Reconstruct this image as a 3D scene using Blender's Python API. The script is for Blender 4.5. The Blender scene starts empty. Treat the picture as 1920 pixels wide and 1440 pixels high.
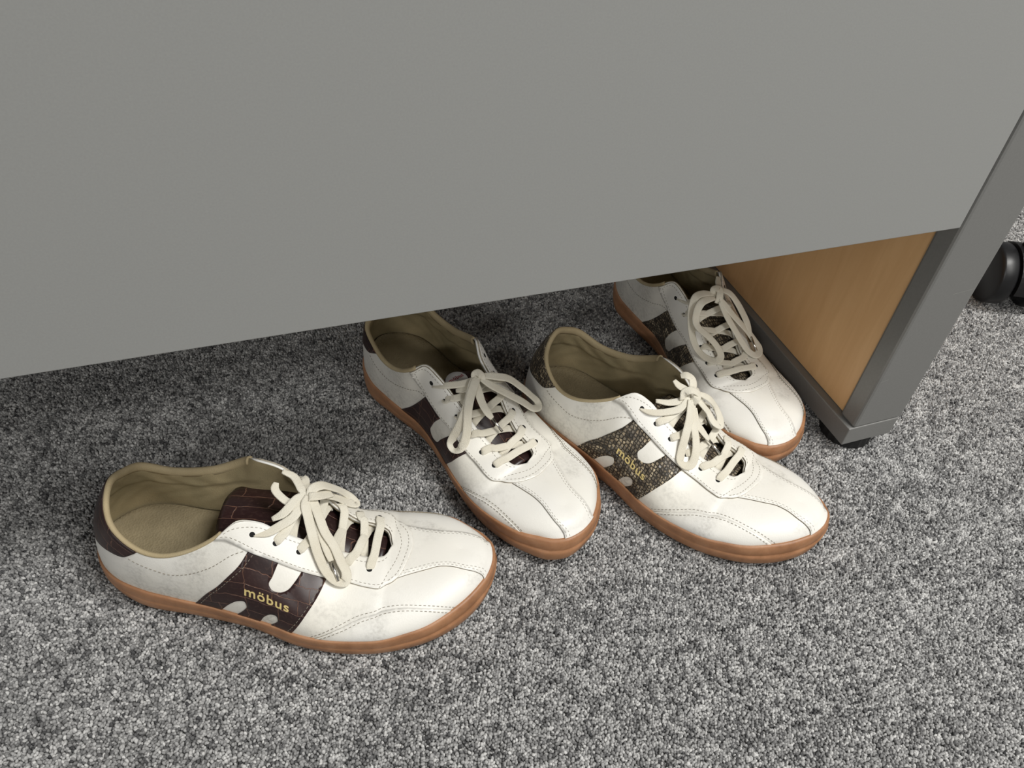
import bpy, bmesh, math, random
import numpy as np
from mathutils import Vector, Matrix
from mathutils.geometry import delaunay_2d_cdt

sc = bpy.context.scene
col = sc.collection
rng = random.Random(7)

# ------------------------------------------------------------------ camera
CAM_R = np.array([[0.9274039903316607, -0.35940690217452254, 0.10367505672159617],
                  [-0.17879010757260036, -0.6693568735803611, -0.7211071163321732],
                  [0.3285664866523837, 0.6502215425991648, -0.6850226342164699]])
CAM_H = 0.57536
cam = bpy.data.cameras.new('camera')
cam.sensor_width = 36.0
cam.lens = 1623.66 / 1920.0 * 36.0
cam.clip_start = 0.02
co = bpy.data.objects.new('camera', cam)
col.objects.link(co)
m = Matrix.Identity(4)
for i in range(3):
    m[i][0] = CAM_R[0][i]; m[i][1] = -CAM_R[1][i]; m[i][2] = -CAM_R[2][i]
m[2][3] = CAM_H
co.matrix_world = m
sc.camera = co

# ------------------------------------------------------------------ world, lights, exposure
world = bpy.data.worlds.new('room_light'); sc.world = world
world.use_nodes = True
bg = world.node_tree.nodes['Background']
bg.inputs[0].default_value = (1.0, 0.985, 0.96, 1); bg.inputs[1].default_value = 0.20
def area(name, loc, aim, sx, sy, power, colr):
    l = bpy.data.lights.new(name, 'AREA'); l.shape = 'RECTANGLE'; l.size = sx; l.size_y = sy
    l.energy = power; l.color = colr
    o = bpy.data.objects.new(name, l); col.objects.link(o); o.location = loc
    o.rotation_euler = (Vector(aim) - Vector(loc)).to_track_quat('-Z', 'Y').to_euler()
    return o
WARM = (1.0, 0.985, 0.95)
for nm, x, y, p in (('ceiling_lamp_a', 1.25, -0.45, 68), ('ceiling_lamp_b', 1.25, -1.70, 30), ('ceiling_lamp_c', 1.25, -2.95, 20), ('ceiling_lamp_d', -2.4, -1.70, 5), ('ceiling_lamp_e', -2.4, -2.95, 72)):
    area(nm, (x, y, 2.5), (x, y, 0), 1.25, 0.35, p, WARM)
sc.view_settings.view_transform = 'Standard'
sc.view_settings.look = 'None'
sc.view_settings.gamma = 1.0
sc.view_settings.use_curve_mapping = False
sc.view_settings.exposure = -0.09

# ------------------------------------------------------------------ helpers
def tag(o, label=None, cat=None, group=None, kind=None):
    if label: o['label'] = label
    if cat: o['category'] = cat
    if group: o['group'] = group
    if kind: o['kind'] = kind
    return o
def empty(name, loc=(0, 0, 0), rz=0.0):
    o = bpy.data.objects.new(name, None); col.objects.link(o)
    o.location = loc; o.rotation_euler = (0, 0, rz); o.empty_display_size = 0.02
    return o
def mesh_obj(name, verts, faces, mat, parent=None, smooth=True, uv=None):
    me = bpy.data.meshes.new(name)
    me.from_pydata([tuple(map(float, v)) for v in verts], [], [tuple(map(int, f)) for f in faces])
    if uv is not None:
        ul = me.uv_layers.new(name='UVMap')
        li = np.empty(len(me.loops), np.int32); me.loops.foreach_get('vertex_index', li)
        ul.data.foreach_set('uv', np.asarray(uv, np.float32)[li].ravel())
    if smooth:
        me.polygons.foreach_set('use_smooth', np.ones(len(me.polygons), bool))
    me.materials.append(mat); me.update()
    o = bpy.data.objects.new(name, me); col.objects.link(o)
    if parent: o.parent = parent
    return o
def box_bm(bm, x0, x1, y0, y1, z0, z1):
    vs = [bm.verts.new((x, y, z)) for z in (z0, z1) for y in (y0, y1) for x in (x0, x1)]
    for f in ((0, 2, 3, 1), (4, 5, 7, 6), (0, 1, 5, 4), (2, 6, 7, 3), (0, 4, 6, 2), (1, 3, 7, 5)):
        bm.faces.new([vs[i] for i in f])
def bm_obj(name, bm, mat, parent=None, bevel=0.0, smooth=False):
    if bevel:
        bmesh.ops.bevel(bm, geom=bm.edges[:], offset=bevel, segments=2, affect='EDGES', profile=0.5)
    bmesh.ops.recalc_face_normals(bm, faces=bm.faces[:])
    me = bpy.data.meshes.new(name); bm.to_mesh(me); bm.free()
    if smooth: me.polygons.foreach_set('use_smooth', np.ones(len(me.polygons), bool))
    me.materials.append(mat)
    o = bpy.data.objects.new(name, me); col.objects.link(o)
    if parent: o.parent = parent
    return o
def box(name, b, mat, parent=None, bevel=0.0):
    bm = bmesh.new(); box_bm(bm, *b); return bm_obj(name, bm, mat, parent, bevel)

# ------------------------------------------------------------------ materials
class NT:
    def __init__(s, name):
        s.m = bpy.data.materials.new(name); s.m.use_nodes = True
        s.t = s.m.node_tree; s.b = s.t.nodes['Principled BSDF']
    def n(s, typ, **kw):
        x = s.t.nodes.new(typ)
        for k, v in kw.items():
            if k in x.inputs: x.inputs[k].default_value = v
            else: setattr(x, k, v)
        return x
    def l(s, a, b): s.t.links.new(a, b)
    def ramp(s, src, stops):
        r = s.n('ShaderNodeValToRGB'); e = r.color_ramp.elements
        while len(e) < len(stops): e.new(0.5)
        for el, (p, c) in zip(e, stops):
            el.position = p; el.color = (c if len(c) == 4 else (*c, 1))
        s.l(src, r.inputs[0]); return r.outputs[0]
    def mix(s, f, a, b, mode='MIX'):
        x = s.n('ShaderNodeMix', data_type='RGBA', blend_type=mode)
        for i, v in ((0, f), (6, a), (7, b)):
            if hasattr(v, 'links') or hasattr(v, 'is_linked'): s.l(v, x.inputs[i])
            else: x.inputs[i].default_value = v if i == 0 else ((*v, 1) if len(v) == 3 else v)
        return x.outputs[2]
    def bump(s, h, strength, dist):
        b = s.n('ShaderNodeBump'); b.inputs['Strength'].default_value = strength; b.inputs['Distance'].default_value = dist
        s.l(h, b.inputs['Height']); s.l(b.outputs[0], s.b.inputs['Normal'])
    def base(s, c):
        if hasattr(c, 'links'): s.l(c, s.b.inputs['Base Color'])
        else: s.b.inputs['Base Color'].default_value = (*c, 1)
    def set(s, **kw):
        for k, v in kw.items(): s.b.inputs[k.replace('_', ' ')].default_value = v
def simple(name, c, rough=0.5, metal=0.0, noise=0.0, nscale=60.0, bump=0.0):
    a = NT(name); a.set(Roughness=rough, Metallic=metal)
    tc = a.n('ShaderNodeTexCoord')
    no = a.n('ShaderNodeTexNoise', Scale=nscale, Detail=5.0); a.l(tc.outputs['Object'], no.inputs['Vector'])
    lo = tuple(x * (1 - noise) for x in c); hi = tuple(min(1, x * (1 + noise)) for x in c)
    a.base(a.ramp(no.outputs[0], [(0.3, lo), (0.7, hi)]))
    if bump: a.bump(no.outputs[0], bump, 0.001)
    return a.m

def leather_white(name, base, grime, amount):
    a = NT(name); a.set(Roughness=0.42)
    a.b.inputs['Specular IOR Level'].default_value = 0.45
    tc = a.n('ShaderNodeTexCoord')
    n1 = a.n('ShaderNodeTexNoise', Scale=22.0, Detail=6.0, Roughness=0.62); a.l(tc.outputs['Object'], n1.inputs['Vector'])
    n2 = a.n('ShaderNodeTexNoise', Scale=420.0, Detail=4.0); a.l(tc.outputs['Object'], n2.inputs['Vector'])
    n3 = a.n('ShaderNodeTexNoise', Scale=9.0, Detail=3.0); a.l(tc.outputs['Object'], n3.inputs['Vector'])
    patch = a.ramp(n1.outputs[0], [(0.47, (0, 0, 0)), (0.72, (1, 1, 1))])
    grain = a.ramp(n2.outputs[0], [(0.40, (0.25, 0.25, 0.25)), (0.66, (1, 1, 1))])
    g = a.mix(1.0, patch, grain, 'MULTIPLY')
    am = a.mix(1.0, g, (amount, amount, amount), 'MULTIPLY')
    warm = a.ramp(n3.outputs[0], [(0.35, base), (0.7, (base[0] * 0.99, base[1] * 0.965, base[2] * 0.90))])
    sep = a.n('ShaderNodeSeparateColor'); a.l(am, sep.inputs[0])
    mx = a.n('ShaderNodeMix', data_type='RGBA'); a.l(sep.outputs[0], mx.inputs[0]); a.l(warm, mx.inputs[6]); mx.inputs[7].default_value = (*grime, 1)
    a.base(mx.outputs[2])
    v = a.n('ShaderNodeTexVoronoi', Scale=900.0); a.l(tc.outputs['Object'], v.inputs['Vector'])
    a.bump(v.outputs[0], 0.10, 0.0005)
    return a.m
M = {}
M['white'] = leather_white('white_leather', (0.845, 0.837, 0.805), (0.30, 0.285, 0.25), 0.70)
M['white_over'] = leather_white('white_overlay_leather', (0.86, 0.853, 0.825), (0.42, 0.40, 0.35), 0.35)
M['label_white'] = simple('label_white', (0.78, 0.76, 0.74), 0.5)

def croc():
    a = NT('brown_croc_leather'); a.set(Roughness=0.36)
    uv = a.n('ShaderNodeUVMap')
    no = a.n('ShaderNodeTexNoise', Scale=0.12, Detail=3.0); a.l(uv.outputs[0], no.inputs['Vector'])
    mp = a.n('ShaderNodeVectorMath', operation='SCALE'); a.l(no.outputs['Color'], mp.inputs[0]); mp.inputs['Scale'].default_value = 4.5
    ad = a.n('ShaderNodeVectorMath', operation='ADD'); a.l(uv.outputs[0], ad.inputs[0]); a.l(mp.outputs[0], ad.inputs[1])
    rt = a.n('ShaderNodeMapping'); rt.inputs['Rotation'].default_value = (0, 0, math.radians(-3)); a.l(ad.outputs[0], rt.inputs[0])
    br = a.n('ShaderNodeTexBrick', offset=0.42, squash=1.25, squash_frequency=2)
    br.inputs['Scale'].default_value = 1.0; br.inputs['Brick Width'].default_value = 17.0; br.inputs['Row Height'].default_value = 10.5
    br.inputs['Mortar Size'].default_value = 0.34; br.inputs['Mortar Smooth'].default_value = 0.55
    br.inputs['Color1'].default_value = (0.020, 0.0085, 0.0085, 1); br.inputs['Color2'].default_value = (0.032, 0.013, 0.012, 1)
    br.inputs['Mortar'].default_value = (0.15, 0.075, 0.05, 1)
    a.l(rt.outputs[0], br.inputs['Vector'])
    n2 = a.n('ShaderNodeTexNoise', Scale=0.5, Detail=4.0); a.l(uv.outputs[0], n2.inputs['Vector'])
    wear = a.ramp(n2.outputs[0], [(0.5, (0, 0, 0)), (0.8, (0.45, 0.45, 0.45))])
    s = a.n('ShaderNodeSeparateColor'); a.l(wear, s.inputs[0])
    a.base(a.mix(s.outputs[0], br.outputs[0], (0.085, 0.05, 0.04)))
    inv = a.n('ShaderNodeMath', operation='SUBTRACT'); inv.inputs[0].default_value = 1.0; a.l(br.outputs['Fac'], inv.inputs[1])
    a.bump(inv.outputs[0], 0.6, 0.0006)
    return a.m
M['croc'] = croc()
def snake():
    a = NT('snakeskin_leather'); a.set(Roughness=0.38)
    uv = a.n('ShaderNodeUVMap')
    vo = a.n('ShaderNodeTexVoronoi', Scale=0.36, Randomness=0.42); a.l(uv.outputs[0], vo.inputs['Vector'])
    ve = a.n('ShaderNodeTexVoronoi', Scale=0.36, Randomness=0.42, feature='DISTANCE_TO_EDGE'); a.l(uv.outputs[0], ve.inputs['Vector'])
    n1 = a.n('ShaderNodeTexNoise', Scale=0.13, Detail=2.0, Roughness=0.6); a.l(uv.outputs[0], n1.inputs['Vector'])
    band = a.ramp(n1.outputs[0], [(0.36, (0.06, 0.048, 0.036)), (0.50, (0.20, 0.16, 0.11)), (0.66, (0.46, 0.39, 0.28))])
    sp = a.n('ShaderNodeSeparateColor'); a.l(vo.outputs['Color'], sp.inputs[0])
    tone = a.ramp(sp.outputs[0], [(0.2, (0.5, 0.5, 0.5)), (0.9, (1.5, 1.47, 1.4))])
    c = a.mix(1.0, band, tone, 'MULTIPLY')
    edge = a.ramp(ve.outputs[0], [(0.05, (0, 0, 0)), (0.22, (1, 1, 1))])
    se = a.n('ShaderNodeSeparateColor'); a.l(edge, se.inputs[0])
    a.base(a.mix(se.outputs[0], (0.028, 0.022, 0.016), c))
    a.bump(edge, 0.9, 0.0009)
    return a.m
M['snake'] = snake()
def gum():
    a = NT('gum_rubber'); a.set(Roughness=0.46)
    a.b.inputs['Subsurface Weight'].default_value = 0.15
    a.b.inputs['Subsurface Radius'].default_value = (0.006, 0.003, 0.0015)
    a.b.inputs['Subsurface Scale'].default_value = 1.0
    tc = a.n('ShaderNodeTexCoord')
    n1 = a.n('ShaderNodeTexNoise', Scale=38.0, Detail=6.0, Roughness=0.65); a.l(tc.outputs['Object'], n1.inputs['Vector'])
    a.base(a.ramp(n1.outputs[0], [(0.3, (0.25, 0.115, 0.052)), (0.55, (0.40, 0.20, 0.10)), (0.8, (0.46, 0.25, 0.14))]))
    n2 = a.n('ShaderNodeTexNoise', Scale=700.0, Detail=3.0); a.l(tc.outputs['Object'], n2.inputs['Vector'])
    a.bump(n2.outputs[0], 0.18, 0.0006)
    return a.m
M['gum'] = gum()
def fabric(name, lo, hi, scale, bs):
    a = NT(name); a.set(Roughness=0.85)
    tc = a.n('ShaderNodeTexCoord')
    n1 = a.n('ShaderNodeTexNoise', Scale=24.0, Detail=5.0, Roughness=0.6); a.l(tc.outputs['Object'], n1.inputs['Vector'])
    a.base(a.ramp(n1.outputs[0], [(0.32, lo), (0.68, hi)]))
    n2 = a.n('ShaderNodeTexVoronoi', Scale=scale); a.l(tc.outputs['Object'], n2.inputs['Vector'])
    a.bump(n2.outputs[0], bs, 0.0006)
    return a.m
M['lining'] = fabric('tan_lining', (0.27, 0.225, 0.125), (0.42, 0.335, 0.19), 1100.0, 0.25)
M['binding'] = fabric('tan_binding', (0.40, 0.32, 0.185), (0.50, 0.41, 0.25), 1100.0, 0.25)
M['insole'] = fabric('insole_mesh', (0.22, 0.18, 0.105), (0.34, 0.28, 0.17), 620.0, 0.7)
M['lace'] = fabric('cream_lace', (0.68, 0.63, 0.51), (0.80, 0.765, 0.66), 1500.0, 0.5)
M['thread'] = simple('grey_thread', (0.25, 0.225, 0.18), 0.8)
M['cut_edge'] = simple('raw_leather_edge', (0.20, 0.165, 0.11), 0.8, 0.0, 0.3, 300.0)
M['cut_pale'] = simple('pale_leather_edge', (0.36, 0.32, 0.25), 0.8, 0.0, 0.3, 300.0)
M['dark'] = simple('dark_hole', (0.006, 0.006, 0.006), 0.9)
M['gold'] = simple('gold_foil', (0.86, 0.69, 0.30), 0.35, 0.35)
M['red'] = simple('red_print', (0.35, 0.02, 0.03), 0.5)
M['steel'] = simple('aglet_steel', (0.62, 0.60, 0.56), 0.22, 1.0)
M['panel'] = simple('grey_panel_laminate', (0.325, 0.328, 0.318), 0.55, 0.0, 0.03, 900.0)
M['frame'] = simple('grey_painted_steel', (0.235, 0.234, 0.225), 0.40, 0.2, 0.04, 500.0)
M['frame_edge'] = simple('grey_steel_edge', (0.34, 0.335, 0.32), 0.4, 0.2)
M['rubber'] = simple('black_rubber', (0.010, 0.010, 0.010), 0.6)
M['black_plastic'] = simple('black_plastic', (0.008, 0.008, 0.009), 0.38, 0.0, 0.1, 200.0)
def wood():
    a = NT('beech_veneer'); a.set(Roughness=0.45)
    tc = a.n('ShaderNodeTexCoord'); mp = a.n('ShaderNodeMapping'); mp.inputs['Scale'].default_value = (1, 14.0, 1.2)
    a.l(tc.outputs['Object'], mp.inputs[0])
    n1 = a.n('ShaderNodeTexNoise', Scale=6.0, Detail=7.0, Roughness=0.6, Distortion=0.6); a.l(mp.outputs[0], n1.inputs['Vector'])
    a.base(a.ramp(n1.outputs[0], [(0.28, (0.74, 0.435, 0.20)), (0.72, (0.83, 0.515, 0.25))]))
    return a.m
M['wood'] = wood()

# ------------------------------------------------------------------ floor and carpet
def carpet_mat(name, inst):
    a = NT(name); a.set(Roughness=0.9)
    a.b.inputs['Specular IOR Level'].default_value = 0.2
    stops = [(0.0, (0.06, 0.06, 0.062)), (0.28, (0.16, 0.159, 0.159)), (0.6, (0.35, 0.348, 0.344)), (1.0, (0.62, 0.615, 0.603))]
    if inst:
        at = a.n('ShaderNodeAttribute', attribute_type='INSTANCER', attribute_name='tone')
        a.base(a.ramp(at.outputs['Fac'], stops))
    else:
        tc = a.n('ShaderNodeTexCoord')
        v = a.n('ShaderNodeTexVoronoi', Scale=480.0); a.l(tc.outputs['Object'], v.inputs['Vector'])
        s = a.n('ShaderNodeSeparateColor'); a.l(v.outputs['Color'], s.inputs[0])
        a.base(a.ramp(s.outputs[0], [(0.0, (0.10, 0.10, 0.10)), (0.5, (0.19, 0.189, 0.187)), (1.0, (0.34, 0.338, 0.333))])); a.bump(v.outputs[0], 0.8, 0.002)
    return a.m
fl = box('floor', (-3, 4, -2.5, 4, -0.012, -0.0035), carpet_mat('carpet_backing', False))
tag(fl, 'grey looped carpet floor', None, None, 'structure')

def carpet():
    pitch = 0.00205
    xs = np.arange(-0.62, 1.62, pitch); ys = np.arange(0.02, 1.42, pitch * 0.866)
    X, Y = np.meshgrid(xs, ys); X = X + (np.arange(len(ys)) % 2)[:, None] * pitch / 2
    r = np.random.default_rng(3)
    X = (X + r.normal(0, pitch * 0.22, X.shape)).ravel(); Y = (Y + r.normal(0, pitch * 0.22, Y.shape)).ravel()
    # keep the part of the floor around the desk that can be seen from near the camera
    keep = (Y < 1.02 + 0.30 * np.clip((X - 0.45) / 0.3, 0, 1)) & (Y < 0.95 + 0.6 * (X + 0.62)) & (X < 0.80 + 0.95 * (Y - 0.0))
    X = X[keep]; Y = Y[keep]; n = len(X)
    # clustered yarn tone: two scales of smooth noise plus per-loop spread
    def sm(cell, seed):
        g = np.random.default_rng(seed).normal(0, 1, (int(2.6 / cell) + 3, int(1.8 / cell) + 3))
        u = (X + 0.7) / cell; v = (Y + 0.1) / cell; i = u.astype(int); j = v.astype(int); a = u - i; b = v - j
        a = a * a * (3 - 2 * a); b = b * b * (3 - 2 * b)
        return g[i, j] * (1 - a) * (1 - b) + g[i + 1, j] * a * (1 - b) + g[i, j + 1] * (1 - a) * b + g[i + 1, j + 1] * a * b
    tone = 0.53 + 0.05 * sm(0.0105, 1) + 0.11 * sm(0.0045, 2) + 0.21 * r.normal(0, 1, n)
    tone = np.clip(tone, 0.0, 1.0)
    me = bpy.data.meshes.new('carpet_pile')
    me.vertices.add(n)
    Z = -0.0026 + r.normal(0, 0.00028, n)
    me.vertices.foreach_set('co', np.stack([X, Y, Z], 1).astype(np.float32).ravel())
    a = me.attributes.new('tone', 'FLOAT', 'POINT'); a.data.foreach_set('value', tone.astype(np.float32))
    a = me.attributes.new('rot', 'FLOAT_VECTOR', 'POINT')
    rot = np.stack([r.normal(0, .35, n), r.normal(0, .35, n), r.uniform(0, 6.28, n)], 1); a.data.foreach_set('vector', rot.astype(np.float32).ravel())
    a = me.attributes.new('scl', 'FLOAT', 'POINT'); a.data.foreach_set('value', r.uniform(0.85, 1.22, n).astype(np.float32))
    o = bpy.data.objects.new('carpet_pile', me); col.objects.link(o)
    tag(o, 'short grey looped carpet pile covering the office floor', 'carpet', None, 'stuff')
    # one yarn loop
    bm = bmesh.new(); bmesh.ops.create_icosphere(bm, subdivisions=1, radius=1.0)
    for v in bm.verts: v.co = Vector((v.co.x * 0.00128, v.co.y * 0.00098, v.co.z * 0.0019 + 0.0004))
    lm = bpy.data.meshes.new('yarn_loop'); bm.to_mesh(lm); bm.free()
    lm.polygons.foreach_set('use_smooth', np.ones(len(lm.polygons), bool))
    mat = carpet_mat('carpet_yarn', True); lm.materials.append(mat)
    ng = bpy.data.node_groups.new('pile', 'GeometryNodeTree')
    ng.interface.new_socket('Geometry', in_out='INPUT', socket_type='NodeSocketGeometry')
    ng.interface.new_socket('Geometry', in_out='OUTPUT', socket_type='NodeSocketGeometry')
    N = ng.nodes; gi = N.new('NodeGroupInput'); go = N.new('NodeGroupOutput')
    m2p = N.new('GeometryNodeMeshToPoints'); iop = N.new('GeometryNodeInstanceOnPoints')
    # the loop itself, made inside the tree so that no template object stays in the scene
    ico = N.new('GeometryNodeMeshIcoSphere'); ico.inputs['Radius'].default_value = 1.0; ico.inputs['Subdivisions'].default_value = 2
    tr = N.new('GeometryNodeTransform'); tr.inputs['Scale'].default_value = (0.00130, 0.00100, 0.0019)
    sm_ = N.new('GeometryNodeSetShadeSmooth'); sma = N.new('GeometryNodeSetMaterial'); sma.inputs['Material'].default_value = mat
    def attr(nm, ty):
        x = N.new('GeometryNodeInputNamedAttribute'); x.data_type = ty; x.inputs['Name'].default_value = nm; return x.outputs[0]
    L = ng.links
    L.new(gi.outputs[0], m2p.inputs['Mesh']); L.new(m2p.outputs[0], iop.inputs['Points'])
    L.new(ico.outputs['Mesh'], tr.inputs['Geometry']); L.new(tr.outputs[0], sm_.inputs['Geometry']); L.new(sm_.outputs[0], sma.inputs['Geometry'])
    L.new(sma.outputs[0], iop.inputs['Instance'])
    L.new(attr('rot', 'FLOAT_VECTOR'), iop.inputs['Rotation']); L.new(attr('scl', 'FLOAT'), iop.inputs['Scale'])
    L.new(iop.outputs[0], go.inputs[0])
    md = o.modifiers.new('pile', 'NODES'); md.node_group = ng
    bpy.data.meshes.remove(lm)
    print('carpet loops', n)
carpet()

# ------------------------------------------------------------------ desk
def desk():
    d = empty('office_desk', (0.5706, 0.3873, 0))
    tag(d, 'grey office desk with plain modesty panel and beech side panel', 'desk')
    inv = Vector((0.5706, 0.3873, 0))
    def part(name, b, mat, bev=0.0, parent=None):
        bb = (b[0] - inv.x, b[1] - inv.x, b[2] - inv.y, b[3] - inv.y, b[4], b[5])
        return box(name, bb, mat, parent or d, bev)
    part('modesty_panel', (-1.12, 0.5440, 0.3785, 0.3965, 0.2508, 0.690), M['panel'], 0.0006)
    part('leg_post', (0.5452, 0.6015, 0.3773, 0.3975, 0.0330, 0.690), M['frame'], 0.0026)
    part('foot_rail', (0.5409, 0.5985, 0.3773, 1.02, 0.0118, 0.0330), M['frame'], 0.0009)
    part('back_post', (0.5452, 0.6015, 0.985, 1.02, 0.0330, 0.690), M['frame'], 0.0009)
    part('side_panel', (0.5490, 0.5720, 0.3990, 0.984, 0.0335, 0.690), M['wood'], 0.0006)
    part('desktop', (-1.14, 0.615, 0.350, 1.06, 0.6905, 0.715), M['panel'], 0.0015)
    for y in (0.402, 0.985):
        bm = bmesh.new()
        bmesh.ops.create_cone(bm, cap_ends=True, segments=40, radius1=0.0245, radius2=0.0235, depth=0.0125)
        # ribbed grip around the levelling foot
        for v in bm.verts:
            a = math.atan2(v.co.y, v.co.x); k = 1 + 0.02 * (1 if int(round(a / (2 * math.pi) * 40)) % 2 else -1)
            v.co.x *= k; v.co.y *= k
        bmesh.ops.translate(bm, verts=bm.verts[:], vec=(0.5690 - inv.x, y - inv.y, 0.00555))
        bm_obj('levelling_foot', bm, M['rubber'], d)
    # two pale scratches on the post's face
    for (x0, z0, x1, z1) in ((0.5475, 0.0905, 0.5560, 0.0925), (0.5760, 0.1830, 0.5990, 0.1850)):
        y = 0.37722 - inv.y
        me = mesh_obj('scratch', [(x0 - inv.x, y, z0), (x1 - inv.x, y, z1), (x1 - inv.x, y, z1 + 0.0005), (x0 - inv.x, y, z0 + 0.0004)], [(0, 1, 2, 3)], M['frame_edge'], d, False)
desk()

# ------------------------------------------------------------------ chair caster
def lathe(prof, axis_len_pts, seg=48):
    v = []; f = []
    n = len(prof)
    for i in range(seg):
        a = 2 * math.pi * i / seg
        for (r, x) in prof: v.append((x, r * math.cos(a), r * math.sin(a)))
    for i in range(seg):
        j = (i + 1) % seg
        for k in range(n - 1): f.append((i * n + k, j * n + k, j * n + k + 1, i * n + k + 1))
    return v, f
def caster():
    R_ = 0.036
    c = empty('chair_caster', (0.898, 0.532, 0.0), math.radians(-24))
    tag(c, 'black twin-wheel chair caster on the carpet behind the desk leg', 'caster')
    prof = [(0.0005, -0.0105), (R_ * 0.80, -0.0105), (R_ * 0.88, -0.0092), (R_ * 0.97, -0.0085), (R_, -0.006), (R_, 0.0075), (R_ * 0.97, 0.0095), (R_ * 0.5, 0.0095), (0.0005, 0.0095)]
    for s in (-1, 1):
        v, f = lathe([(r, x * (1 if s < 0 else -1)) for r, x in prof], 0)
        v = [(x + s * 0.0245, y, z + R_) for x, y, z in v]
        mesh_obj('wheel', v, f, M['black_plastic'], c)
    # hood over the wheels
    bm = bmesh.new(); seg = 22
    ring = []
    for i in range(seg + 1):
        a = math.radians(-12 + 200 * i / seg); ring.append([(x, (r) * math.cos(a), R_ + r * math.sin(a)) for x, r in ((-0.0125, R_ * 0.7), (-0.0125, R_ + 0.0015), (0.0125, R_ + 0.0015), (0.0125, R_ * 0.7))])
    vs = [[bm.verts.new(p) for p in q] for q in ring]
    for i in range(seg):
        for k in range(4): bm.faces.new((vs[i][k], vs[i + 1][k], vs[i + 1][(k + 1) % 4], vs[i][(k + 1) % 4]))
    bm.faces.new(vs[0]); bm.faces.new(vs[-1][::-1])
    bm_obj('hood', bm, M['black_plastic'], c)
    bm = bmesh.new(); bmesh.ops.create_cone(bm, cap_ends=True, segments=24, radius1=0.009, radius2=0.0075, depth=0.028)
    bmesh.ops.translate(bm, verts=bm.verts[:], vec=(0.002, 0.004, 2 * R_ + 0.0125)); bm_obj('stem', bm, M['black_plastic'], c, 0, True)
caster()

# ------------------------------------------------------------------ sneakers
# ---- shoe last (right shoe, mm): t<0 lateral, t>0 medial, |t|=0 heel, 1 toe
KN=[0,.06,.12,.18,.25,.34,.38,.42,.47,.52,.575,.63,.68,.703,.72,.77,.82,.87,.91,.95,.98,1.0]
FL=[(-5,0,22),(2.2,-20,22),(17.8,-33,21.5),(38,-39.8,21),(62,-43.8,21),(92,-47.5,20.5),(106,-50,20),(120,-52.5,19.5),(136,-56,19),(152,-60.5,18.5),(167,-62.6,18.5),(182,-62.6,18.5),(198,-61.3,19),(205,-60.6,19.5),(211,-59.5,20),(226,-54,21.5),(241,-47,23),(254.5,-36.5,25),(266,-25.5,27),(275.5,-13,29),(281.5,-1.5,30),(284,10,30.5)]
FM=[(-5,0,22),(3.4,19,22),(17.6,32,21.5),(38,38.8,21),(62,39.8,21.5),(90,38.2,22),(104,37,22),(118,38.2,22),(134,41.2,21.5),(150,45.2,21.5),(165,49.2,21.5),(181,52.8,22),(197,55.2,22.5),(204,55.6,22.7),(210,55.5,23),(225,54,24),(240,51,25),(253.5,46.5,26),(264,40,27),(275.7,32.3,28.5),(282.7,22,30),(284,10,30.5)]
RG=[(209,6,42),(220,8,41.5),(231,9,41.5),(240,9.5,42),(247,10,41.8),(252,10,41),(256,10,40.2),(259,10,39.4)]
TL=[(11,3,85.5),(14.5,-15.5,80),(24,-29.3,74.3),(39.8,-36.2,64.3),(61,-38.4,62.8),(94.3,-31,79.2),(107.6,-22,89),(120,-15.7,83),(134,-14.5,73.5),(149,-13,64.5),(164,-10.5,54),(180,-8,46.5),(198,-7,43.3),(206,-3.5,42.5)]+RG
TM=[(11,3,85.5),(13.5,19,80),(21,33,72),(42,38.4,63.7),(68,42.5,64.3),(99,41,81.5),(107.5,33.5,90),(123,31.7,87.5),(138,29,78),(152,27,69.5),(166,23.5,57),(181,20,48.5),(198,19,45),(206,15.5,43.2)]+RG
PHI=[30,30,30,30,30,36,40,44,48,53,60,68,76,80,83,90,90,90,90,90,90,90]
BUL=[0.8,0.9,1.2,1.2,1.2,1,1,1,1,.5,0,0,0,0,0,0,0,0,0,0,0,0]
def hermite(xk,yk,x):
    xk=np.asarray(xk,float); yk=np.asarray(yk,float)
    if yk.ndim==1: yk=yk[:,None]
    h=np.diff(xk)[:,None]; d=np.diff(yk,axis=0)/h
    m=np.empty_like(yk); m[1:-1]=(d[:-1]*h[1:]+d[1:]*h[:-1])/(h[1:]+h[:-1]); m[0]=d[0]; m[-1]=d[-1]
    i=np.clip(np.searchsorted(xk,x,side='right')-1,0,len(xk)-2); s=((x-xk[i])/h[i,0])[:,None]; H=h[i]
    return (2*s**3-3*s**2+1)*yk[i]+(s**3-2*s**2+s)*H*m[i]+(-2*s**3+3*s**2)*yk[i+1]+(s**3-s**2)*H*m[i+1]
def ring(L,M):
    t=[-k for k in KN[::-1]]+KN[1:]; y=list(L[::-1])+list(M[1:]); return t,y
def slim(P,lk,mk,tc=0.0):
    P=np.array(P,float); w=np.clip((P[:,0]-15)/55,0,1)*np.clip((256-P[:,0])/60,0,1); w=w*w*(3-2*w)
    P[:,0]-=tc*np.clip((P[:,0]-225)/60,0,1.2)
    P[:,1]*=np.where(P[:,1]<0,1-(1-lk)*w,1-(1-mk)*w); return P
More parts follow.
